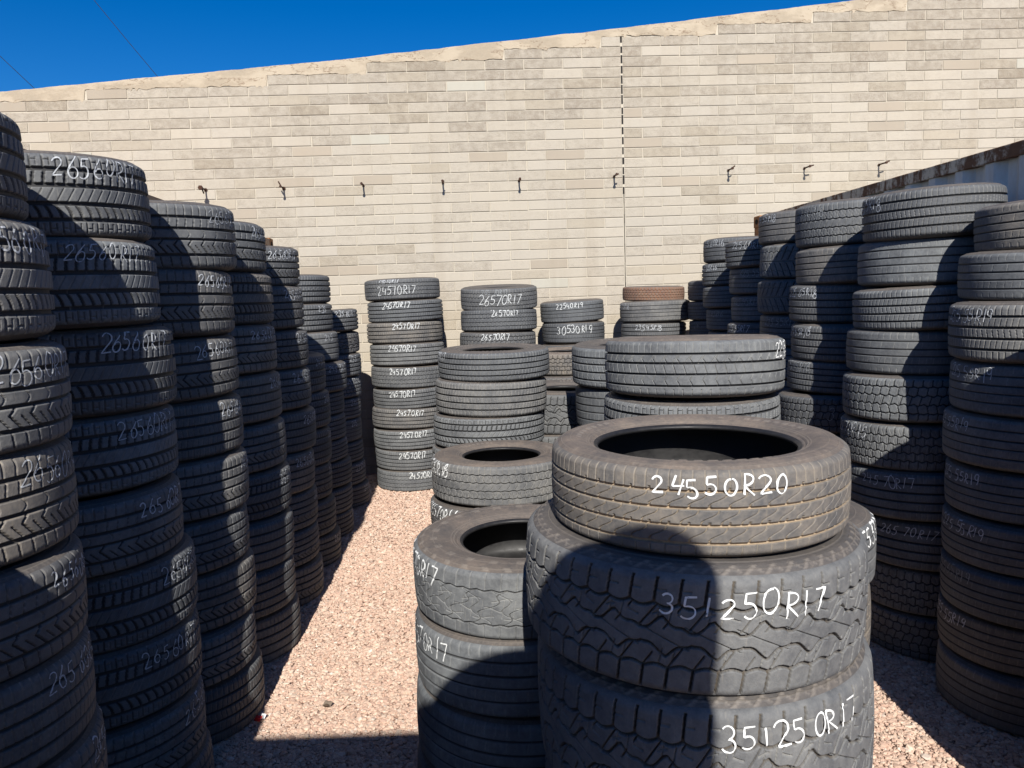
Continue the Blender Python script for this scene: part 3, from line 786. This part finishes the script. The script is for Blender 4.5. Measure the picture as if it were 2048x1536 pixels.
def T(t, x, **k): return [dict(t=t, x=x, **k)]
LG = 'tires stacked in the left row'; RG = 'tires stacked in the right row'; CG = 'tires stacked in the middle rows'; BG = 'tires stacked against the block wall'; UG = 'tires stacked out of view behind the camera'
s6 = '26560R17'
stack('L1', 'the nearest stack of the left row', LG, 'R', .37, [243, 451, 676, 868, 1064, 1241, 1412, 1580], [66, 103, 135, 148, 178, 194, 212], D=2.02,
      pats=('chunk', 'chunk', 'asym', 'asym', 'asym', 'touring', 'asym'), lod=1, dust=.8, brown=.4, th=.26,
      texts={1: T(s6, -30, h=.06), 2: T(s6, -20, h=.06), 3: T(s6, 20, h=.06), 4: T(s6, 68, h=.05), 5: T('265 60R17', 28, h=.055), 6: T(s6, 110, h=.06)},
      mods={3: dict(dust=.7, brown=.75), 4: dict(dust=.5, brown=.5)})
stack('L2', 'the second stack of the left row', LG, 'R', .36, [330, 484, 643, 800, 938, 1068, 1207, 1341, 1460, 1575], [298, 322, 343, 349, 368, 386, 399, 412, 424], D=2.80,
      pats=('chunk', 'chunk', 'chunk', 'chunk', 'asym', 'chunk', 'chunk', 'asym', 'asym'), lod=1, dust=.75, brown=.15, th=.26,
      texts={0: T(s6, 145, h=.062, s=.68), 1: T(s6, 148, h=.055, s=.68), 2: T(s6, 205, h=.058, s=.68), 3: T(s6, 228, h=.055, s=.62), 4: T('265 60R17', 258, h=.05), 5: T(s6, 288, h=.055), 6: T(s6, 235, h=.055), 7: T(s6, 312, h=.06), 8: T(s6, 380, h=.055)})
stack('L3', 'the third stack of the left row', LG, 'R', .36, [414, 541, 668, 782, 889, 997, 1093, 1199, 1290, 1400], [469, 469, 476, 484, 497, 500, 510, 518, 528], ground=True, D=3.51,
      pats=('asym', 'asym', 'asym', 'touring', 'asym', 'asym', 'asym', 'asym', 'touring'), lod=1, dust=.6, brown=.35,
      texts={0: T(s6, 444), 1: T(s6, 413), 2: T(s6, 395), 3: T(s6, 438), 4: T(s6, 470), 7: T(s6, 502), 8: T(s6, 500)})
stack('L4', 'the fourth stack of the left row', LG, 'R', .365, [450, 546, 646, 738, 830, 918, 1005, 1096, 1180, 1270], [532, 544, 552, 562, 572, 580, 589, 594, 600], ground=True, D=4.25,
      pats=('asym', 'chunk', 'asym', 'touring', 'asym', 'chunk', 'touring', 'touring', 'touring'), lod=1, dust=.6, brown=.3,
      texts={0: T(s6, 524), 2: T(s6, 508), 3: T(s6, 542), 5: T(s6, 546), 6: T(s6, 574), 7: T(s6, 578)})
stack('L5', 'the fifth stack of the left row', LG, 'R', .365, [494, 571, 654, 729, 807, 886, 962, 1034, 1100, 1175], [600, 610, 617, 622, 630, 631, 634, 638, 645], ground=True, D=5.0,
      pats=('asym', 'asym', 'asym', 'asym', 'touring', 'touring', 'asym', 'asym', 'asym'), lod=1, dust=.6, brown=.3,
      texts={0: T(s6, 552), 1: T(s6, 582), 2: T(s6, 600), 3: T(s6, 588), 4: T(s6, 602), 5: T(s6, 582), 6: T(s6, 614), 7: T(s6, 622), 8: T(s6, 618)})
stack('L6', 'the sixth, shorter stack of the left row', LG, 'R', .355, [703, 777, 848, 917, 982, 1048, 1110], [652, 659, 663, 665, 673, 680], ground=True, D=5.70,
      pats=('touring', 'touring', 'touring', 'asym', 'asym', 'touring'), dust=.35, brown=.3,
      texts={0: T('265', 634), 1: T('265', 646), 2: T(s6, 650), 3: T(s6, 647), 4: T(s6, 655), 5: T(s6, 650)})
stack('L7', 'the seventh stack of the left row', LG, 'R', .36, [550, 606, 661, 720, 777, 822, 870, 910, 960, 1009, 1056], [661, 666, 677, 693, 688, 692, 696, 702, 705, 707], ground=True, D=6.42,
      pats=('touring', 'touring', 'worn', 'touring', 'touring', 'touring', 'touring', 'touring', 'touring', 'touring'), dust=.55, brown=.1,
      texts={1: T('235', 646), 2: T('245', 656), 3: T('24575R17', 659), 6: T('235', 686), 8: T('235', 692), 9: T('23580R17', 684)})
stack('L8', 'the farthest stack of the left row', LG, 'R', .36, [618, 662, 704, 748, 789, 830, 875, 915, 957, 1000], [716, 718, 723, 723, 722, 723, 727, 732, 739], ground=True, D=7.38,
      pats=('touring', 'mud', 'touring', 'blocky', 'touring', 'worn', 'touring', 'touring', 'touring'), dust=.5, brown=.15,
      texts={0: T('235 80R17', 677), 2: T('235', 702), 3: T('24570R17', 694), 4: T('235', 700), 5: T('235', 698), 7: T('23570R17', 702), 8: T('23570R17', 716)})
bt = dict(h=.056, w=.0052, m=M_CLEAR)
stack('B1', 'the tall back-wall stack', BG, 'C', .388, [556, 600, 644, 688, 733, 777, 818, 860, 900, 941, 983], [805, 811, 810, 815, 818, 821, 820, 823, 825, 829], ground=True, D=8.08,
      pats=('zigrib', 'touring', 'touring', 'touring', 'zigrib', 'touring', 'touring', 'touring', 'touring', 'zigrib'), lod=1, dust=.75, brown=.15,
      texts={0: [dict(t='24570R17', x=768, s=.80, h=.042, w=.005), dict(t='24570R17', x=766, s=-.10, h=.078, w=.006, m=M_CLEAR)], 1: T('24570R17', 773, **bt), 2: T('24570R17', 789, **bt), 3: T('24570R17', 779, **bt), 4: T('24570R17', 780, **bt), 5: T('24570R17', 777, **bt), 6: T('24570R17', 789, **bt), 7: T('24570R17', 794, **bt), 8: T('24570R17', 790, **bt), 9: T('24570R17', 808, **bt)})
stack('B2', 'the second back-wall stack', BG, 'C', .392, [571, 619, 665, 708], [998, 998, 996], D=8.0, pats=('zigrib', 'zigrib', 'terrain'), lod=1, dust=.55, brown=.2, th=.22, mods={0: dict(tilt=(.065, 0), sbrown=.3)},
      texts={0: [dict(t='26570R17', x=964, s=-.02, h=.085, w=.006, m=M_CLEAR), dict(t='265 70R17', x=970, s=.68, h=.05, w=.004, m=M_FAINT)], 1: T('26570R17', 988, **bt), 2: T('26570R17', 966, **bt)})
stack('B3', 'the third back-wall stack', BG, 'C', .333, [601, 645, 688], [1144, 1147], D=8.22, pats=('worn', 'worn'), lod=1, dust=.35, brown=.05, th=.22,
      texts={0: T('22540R19', 1117, **bt), 1: T('30530R19', 1117, s=.35, h=.075, w=.006, m=M_CLEAR)}, mods={0: dict(tilt=(.01, -.035))})
stack('B4', 'the fourth back-wall stack', BG, 'C', .36, [572, 602, 646, 690], [1307, 1310, 1307], Rs=[.318, .36, .335], D=8.1, pats=('blocky', 'worn', 'touring'), lod=1, dust=.5, brown=.2, th=.21, bead=.6,
      texts={1: T('22575R16', 1241, h=.05), 2: T('235 45R18', 1272, h=.05)}, mods={0: dict(dust=.8, brown=1.0, mud=1.0, sbrown=.5, bead=.52, rust=1)})
stack('R8', 'the farthest stack of the right row', RG, 'L', .33, [562, 603, 640, 678], [1377, 1376, 1378], D=7.75, pats=('worn',), dust=.3, th=.2, texts={2: T('216', 1388, m=M_FAINT)})
stack('R7', 'the stack beside the rusty container corner', RG, 'L', .33, [481, 528, 574, 617, 660], [1407, 1406, 1406, 1413], D=6.95, pats=('worn', 'touring', 'worn', 'worn'), lod=1, dust=.55, th=.2,
      texts={0: T('205 60R16', 1410), 1: T('205 60R16', 1408, a=-.05), 3: T('205 65R16', 1414, m=M_FAINT)})
stack('R6', 'the sixth stack of the right row', RG, 'L', .335, [484, 538, 591, 643, 696], [1450, 1459, 1462, 1455], D=6.2, pats=('touring', 'worn', 'worn', 'worn'), lod=1, dust=.55, th=.21,
      texts={0: T('225 60R16', 1466), 1: T('225 55R17', 1478, m=M_FAINT), 2: T('225 45R17', 1468, m=M_FAINT), 3: T('225 55R17', 1458, a=-.02)})
stack('R5', 'the fifth stack of the right row', RG, 'L', .34, [430, 493, 561, 628, 689, 751], [1520, 1519, 1515, 1520, 1520], D=5.52, pats=('worn', 'vee', 'vee', 'worn', 'worn'), lod=1, dust=.65, th=.22,
      texts={0: T('225 55R18', 1523, a=-.11), 3: T('235 55R17', 1530, m=M_FAINT)})
stack('R4', 'the fourth stack of the right row', RG, 'L', .345, [412, 498, 570, 645, 717, 779, 850, 925], [1591, 1590, 1582, 1580, 1575, 1557, 1560], D=4.82, pats=('zigrib', 'worn', 'touring', 'touring', 'touring', 'terrain', 'terrain'), lod=1, dust=.65, th=.22,
      texts={0: T('225 60R18', 1596, a=-.06, m=M_FAINT), 2: T('225 65R18', 1592, a=-.10), 3: T('225 65R18', 1584, a=-.08), 4: T('225 65R18', 1580, a=-.08, m=M_FAINT), 5: T('3', 1655, h=.09, s=.1, m=M_FAINT)})
stack('R3', 'the third stack of the right row', RG, 'L', .352, [395, 487, 575, 655, 739, 824, 910, 999, 1087, 1171, 1250], [1718, 1718, 1705, 1698, 1685, 1684, 1688, 1705, 1715, 1718], Rs=[.328, .336, .345, .35] + [.352] * 6, ground=True, D=4.08,
      pats=('touring', 'worn', 'touring', 'worn', 'terrain', 'blocky', 'touring', 'touring', 'blocky', 'terrain'), lod=1, dust=.75, brown=.1,
      texts={0: T('225 55R18', 1722, a=-.15, h=.06), 5: T('225 70R15', 1686, a=-.10, h=.06), 6: T('245 70R17', 1728), 7: T('265 70R17', 1765)}, mods={0: dict(tilt=(.0, -.03))})
stack('R2', 'the second stack of the right row', RG, 'L', .35, [412, 503, 595, 703, 798, 893, 982, 1068, 1155, 1240, 1335], [1955, 1921, 1891, 1895, 1886, 1891, 1882, 1876, 1877, 1867], ground=True, D=3.40,
      pats=('worn', 'worn', 'touring', 'worn', 'worn', 'worn', 'worn', 'worn', 'worn', 'worn'), lod=1, dust=.65, brown=.25,
      texts={2: T('235 55R19', 1897), 3: T('225 55R19', 1902), 4: T('225 55R19', 1889, a=-.05), 5: T('225 55R19', 1895), 6: T('225 55R19', 1896), 7: T('225 65R19', 1886, m=M_FAINT), 8: T('235 55R19', 1883)})
# middle rows
pm = dict(m=M_PAINT, w=.0047)
stack('F1', 'the big foreground stack', CG, 'C', .376, [935, 1138, 1417, 1715], [1393, 1380, 1398], Rs=[.376, .432, .436], D=1.985, pats=('wave', 'mud', 'mud'), lod=2, dust=.55, brown=.35, th=.30, bead=.70,
      texts={0: T('24550R20', 1300, s=.62, h=.042, f=1.25, **pm), 1: T('351250R17', 1308, s=.50, h=.055, f=1.18, **pm), 2: T('351250R17', 1437, s=.60, h=.056, f=1.12, **pm)},
      mods={0: dict(dust=.72, brown=.8, mud=1.0, bead=.70, tilt=(.006, .002), sbrown=.95), 1: dict(style='mud', bead=.69, dust=.85, brown=.25, sbrown=.35, mud=.15), 2: dict(style='mud', bead=.70, dust=.8, brown=.25, sbrown=.4, mud=.15)})
stack('F2', 'the left foreground stack', CG, 'L', .387, [1078, 1210, 1350, 1490], [827, 832, 834], D=2.72, pats=('truck', 'worn', 'worn'), lod=2, dust=.8, brown=.1, th=.24, bead=.66,
      texts={0: T('26570R17', 829, a=-.24, h=.06, **pm), 1: T('26570R17', 834, a=-.22, h=.06, **pm)}, mods={0: dict(style='truck', bead=.56, sbrown=.75, lod=2), 1: dict(lod=1, bead=.66), 2: dict(lod=1)})
stack('F3', 'the stack behind the big foreground stack', CG, 'C', .39, [684, 806, 925], [1385, 1382], D=3.47, pats=('fish', 'chunk'), lod=2, dust=1.0, brown=.12, th=.25, bead=.6,
      texts={0: T('22560R18', 1549, h=.06, **pm)}, mods={0: dict(sbrown=.9, tilt=(-.04, .012))})
stack('F4', 'the stack right behind the big foreground stack', CG, 'R', .352, [1030, 1160, 1300, 1430], [1748, 1742, 1734], D=2.70, pats=('worn', 'touring', 'chunk'), lod=1, dust=.5, brown=.35, th=.23,
      texts={0: T('25555R18', 1714, h=.06, **pm)})
stack('F5', 'the knee-high middle stack', CG, 'L', .40, [912, 994, 1060], [862, 861], D=4.3, pats=('zigrib', 'mud'), lod=2, dust=.75, brown=.35, th=.24, bead=.56,
      texts={0: T('27570R18', 864, a=-.21, h=.065, **pm), 1: T('26570R17', 866, a=-.16, h=.06, **pm)}, mods={0: dict(sbrown=.95)})
stack('F6', 'the tall grey middle stack', CG, 'C', .388, [702, 764, 838, 905], [988, 983, 979], D=5.38, pats=('touring', 'touring', 'chunk'), lod=1, dust=.9, brown=.2, th=.24, bead=.56,
      texts={0: T('26570R17', 880, a=-.16, h=.055)})
stack('F7', 'the brown flat-topped middle stack', CG, 'C', .39, [706, 753, 805], [1135, 1132], D=6.78, pats=('blocky', 'blocky'), lod=1, dust=.65, brown=.5, th=.23, bead=.5, mods={0: dict(sbrown=1.1)})
stack('F8', 'the middle stack behind the herringbone tire', CG, 'L', .385, [686, 766, 850], [1143, 1152], D=5.22, pats=('fish', 'worn'), lod=1, dust=.8, brown=.1, th=.25, bead=.56)
stack('F9', 'the lowest half-hidden middle stack', CG, 'C', .405, [784, 872], [1128], D=5.98, pats=('mud',), lod=1, dust=.5, brown=.15, th=.28, bead=.5)
# unseen stacks that shade the rows; the one behind the camera is added
def plain_stack(name, phrase, X, Y, n, th, R, pat):
    for i in range(n):
        tire(X + random.uniform(-.012, .012), Y + random.uniform(-.012, .012), (n - 1 - i) * th, (n - i) * th, R, pat, 0, .57, (.4, .15, 0, 1), (.5, .8, 0, 1), i, phrase, UG, liner=(i == 0), seed=abs(int(X * 1000)) + i)
plain_stack('R1', 'the unseen near stack of the right row', 2.12, 2.33, 9, .225, .35, 'worn')
plain_stack('L0', 'the unseen near stack of the left row', -1.50, 1.15, 7, .24, .365, 'touring')
SH_X, SH_Y, SH_TOP = .13, -.62, 2.74
plain_stack('C0', 'the unseen stack added behind the camera for shade', SH_X, SH_Y, 11, SH_TOP / 11, .378, 'touring')  # unseen stack added to throw the rounded shadow on the front stacks
tire(.315, SH_Y, SH_TOP, SH_TOP + .25, .19, 'worn', 0, .5, (.4, .15, 0, 1), (.5, .5, 0, 1), 0, 'a pile added behind the camera for shade, narrow and small', UG, liner=True, seed=5)  # small tire added on top, sized for the raised bump of that shadow
for i in range(len(PLACED)):
    for j in range(i):
        a, b = PLACED[i], PLACED[j]
        for k in (1, 2):
            d = math.hypot(a[k] - b[k], a[3] - b[3]) - a[4] - b[4]
            if d < -.02: print('OVERLAP', a[0], b[0], round(d, 3)); break

# ------------------------------------------------------------------ shipping containers behind both rows
def container(label, pfar, pnear, z_top, mat_side, mat_rail, mat_corner, sgn, length=6.06):
    """pfar / pnear: points of the top edge seen from the aisle; the body extends away from the aisle (sgn)"""
    a = Vector((pfar[0], pfar[1], 0)); b = Vector((pnear[0], pnear[1], 0)); d = (b - a).normalized()
    root = bpy.data.objects.new('shipping_container', None); COL.objects.link(root)
    root.location = a; root.rotation_euler = (0, 0, math.atan2(d.y, d.x))      # local x runs from the far end to the near end
    tag(root, label, 'shipping container')
    sy = 1 if (Vector((-d.y, d.x, 0)).x * sgn > 0) else -1                       # local y pointing away from the aisle
    Wd, Hh = 2.44, z_top
    def bx(mb, x0, x1, y0, y1, z0, z1):
        y0, y1 = sorted((y0 * sy, y1 * sy)); mb.box(x0, x1, y0, y1, z0, z1)
    c = .178
    r = MB()
    for y in (0, Wd - .06): bx(r, c, length - c, y, y + .06, Hh - .085, Hh - .012)
    r.build('top_rail', mat_rail, root, bevel=.004)
    r = MB()
    for y in (0, Wd - .06): bx(r, c, length - c, y, y + .06, .06, .20)
    r.build('bottom_rail', mat_rail, root, bevel=.004)
    for x in (0, length - c):
        for y in (0, Wd - .162):
            p = MB(); bx(p, x + .006, x + c - .006, y + .006, y + .156, .178, Hh - .118); p.build('corner_post', mat_corner, root, bevel=.006)
            for z in (.06, Hh - .118):
                k = MB(); bx(k, x, x + c, y, y + .162, z, z + .118); ko = k.build('corner_casting', mat_corner, root, bevel=.008)
                h = MB()
                cx = x - .0015 if x == 0 else x + c + .0015
                oval = [(y + .081 + .032 * math.cos(t) , z + .059 + .024 * math.sin(t) + (.016 if math.sin(t) > 0 else -.016)) for t in np.linspace(0, 2 * math.pi, 20, endpoint=False)]
                h.prism([(q[0] * sy, q[1]) for q in oval], lambda p, e, cx=cx: (cx + (.004 if e else 0) * (1 if cx < .5 else -1), p[0], p[1])); h.build('lock_hole', M_GAP, ko)
                h = MB(); oval = [(x + .089 + .040 * math.cos(t), z + .059 + .026 * math.sin(t)) for t in np.linspace(0, 2 * math.pi, 20, endpoint=False)]
                h.prism(oval, lambda p, e: (p[0], (-.0015 + (.004 if e else 0)) * sy, p[1])); h.build('lock_hole', M_GAP, ko)
    # corrugated long sides
    def corr(y0, out):
        V, Q = [], []; x = c; st = 0; pts = []
        seq = [(.07, .0), (.068, .036), (.07, .036), (.068, 0.0)]
        while x < length - c:
            for w, dep in seq:
                pts.append((x, dep)); x += w
        pts = [(min(px, length - c), dp) for px, dp in pts]
        for px, dp in pts:
            yy = (y0 + (.012 + dp) * out) * sy
            V += [(px, yy, .19), (px, yy, Hh - .08)]
        for i in range(len(pts) - 1): Q.append((2 * i, 2 * i + 2, 2 * i + 3, 2 * i + 1))
        return V, Q
    for y0, out in ((0, 1), (Wd, -1)):
        V, Q = corr(y0, out); link('side_panel', mesh_np('side_panel', V, Q, mat_side, False), root)
    e = MB(); bx(e, .02, .05, .162, Wd - .162, .19, Hh - .06); e.build('end_panel', mat_side, root)
    e = MB(); bx(e, length - .05, length - .02, .162, Wd - .162, .19, Hh - .06); e.build('end_door', mat_side, root)
    e = MB(); bx(e, c, length - c, .06, Wd - .06, Hh - .045, Hh - .02); bx(e, 0.02, c, .162, Wd - .162, Hh - .06, Hh - .022); e.build('roof', mat_side, root)
    e = MB(); bx(e, c, length - c, .06, Wd - .06, .10, .16); e.build('underframe', mat_rail, root)
    b_ = MB()
    for x in (.1, length - .3):
        for y in (.1, Wd - .3): bx(b_, x, x + .2, y, y + .2, 0.0, .06)
    b_.build('support_block', M_MORT, root)
    return root
def on_z(px, py, z):
    d = ray(px, py); t = (z - CAMH) / d.z; return (d.x * t, d.y * t)
CZ = 2.67
f1 = on_z(1507, 434, CZ); n1 = on_z(2048, 274, CZ)
print('container R', f1, n1)
container('pale blue-grey shipping container with rusty top rail behind the right row', f1, n1, CZ, M_CONT, M_RAIL, M_ORANGE, 1)
CZL = 2.62
f2 = on_z(546, 478, CZL); n2 = on_z(62, 296, CZL)
print('container L', f2, n2)
container('rust-brown shipping container mostly hidden behind the left row', f2, n2, CZL, M_CONTB, M_CONTB, M_ORANGE, -1)

# ------------------------------------------------------------------ wires crossing the sky behind the wall
for lab, pts in (('thin black wire high in the sky, longer of the two', [(140, -60), (188, 0), (252, 78), (315, 153), (380, 228)]), ('thin black wire at the far left edge of the sky', [(-60, 62), (0, 112), (36, 146), (70, 178), (130, 240)])):
    mb = MB(); mb.tube([at(x, y, 13.0) for x, y in pts], .0042, 6)
    o = mb.build('power_line', M_BLACK, None, True); tag(o, lab, 'wire', 'overhead wires')

# ------------------------------------------------------------------ unseen shed added behind the camera so its roof edge shades the near ground
def shadow_caster_shed():
    root = bpy.data.objects.new('shadow_caster_shed', None); COL.objects.link(root); root.location = (-.85, -1.75, 0)
    tag(root, 'plain unseen shed added behind the camera to shade the near ground', 'shed')
    w = MB(); w.box(-.75, .62, -.8, .8, 0, 2.98); w.build('wall', M_CONT, root, bevel=.01)
    w = MB(); w.box(-.80, .66, -.86, .86, 2.98, 3.06); w.build('roof', M_RAIL, root, bevel=.01)
    d = MB(); d.box(-.4, .4, .803, .83, .05, 2.1); dd = d.build('door', M_RAIL, root, bevel=.005)
    h = MB(); h.box(.28, .32, .833, .87, 1.0, 1.14); h.build('handle', M_RUST, dd)
shadow_caster_shed()

# ------------------------------------------------------------------ small litter on the gravel
def litter(name, lab, px, py, col, s, cat):
    p = on_z(px, py, .03); me = bpy.data.meshes.new(name)
    V, Q = [], []
    n = 6
    for e in (0, 1):
        for i in range(n):
            for j in range(n):
                a, b = i / (n - 1) - .5, j / (n - 1) - .5
                V.append((a * s * (1 - .5 * abs(b)), b * s * .7, .012 * math.sin(a * 7 + b * 4) + .006 * e * .2))
    for e in (0, 1):
        for i in range(n - 1):
            for j in range(n - 1):
                q = (e * 36 + i * n + j, e * 36 + (i + 1) * n + j, e * 36 + (i + 1) * n + j + 1, e * 36 + i * n + j + 1); Q.append(q if e else q[::-1])
    o = link(name, mesh_np(name, V, Q, simple(name + '_surface', col, tuple(min(1, c * 1.3) for c in col[:3]) + (1,), 40), True)); o.location = (p[0], p[1], .028); o.rotation_euler = (.2, .15, 1.0)
    tag(o, lab, cat)
litter('paper_scrap', 'small red crumpled scrap on the gravel beside the third left stack', 516, 1436, (.55, .03, .03, 1), .035, 'litter')
litter('paper_scrap', 'small white crumpled scrap on the gravel touching the red scrap', 526, 1432, (.75, .75, .74, 1), .025, 'litter')
litter('dry_leaf', 'small grey dry leaf lying on the sunlit gravel', 655, 1407, (.13, .10, .075, 1), .045, 'leaf')
litter('dry_leaf', 'small orange dry leaf on the gravel at the foot of the third right-row stack', 1750, 1256, (.34, .15, .05, 1), .05, 'leaf')
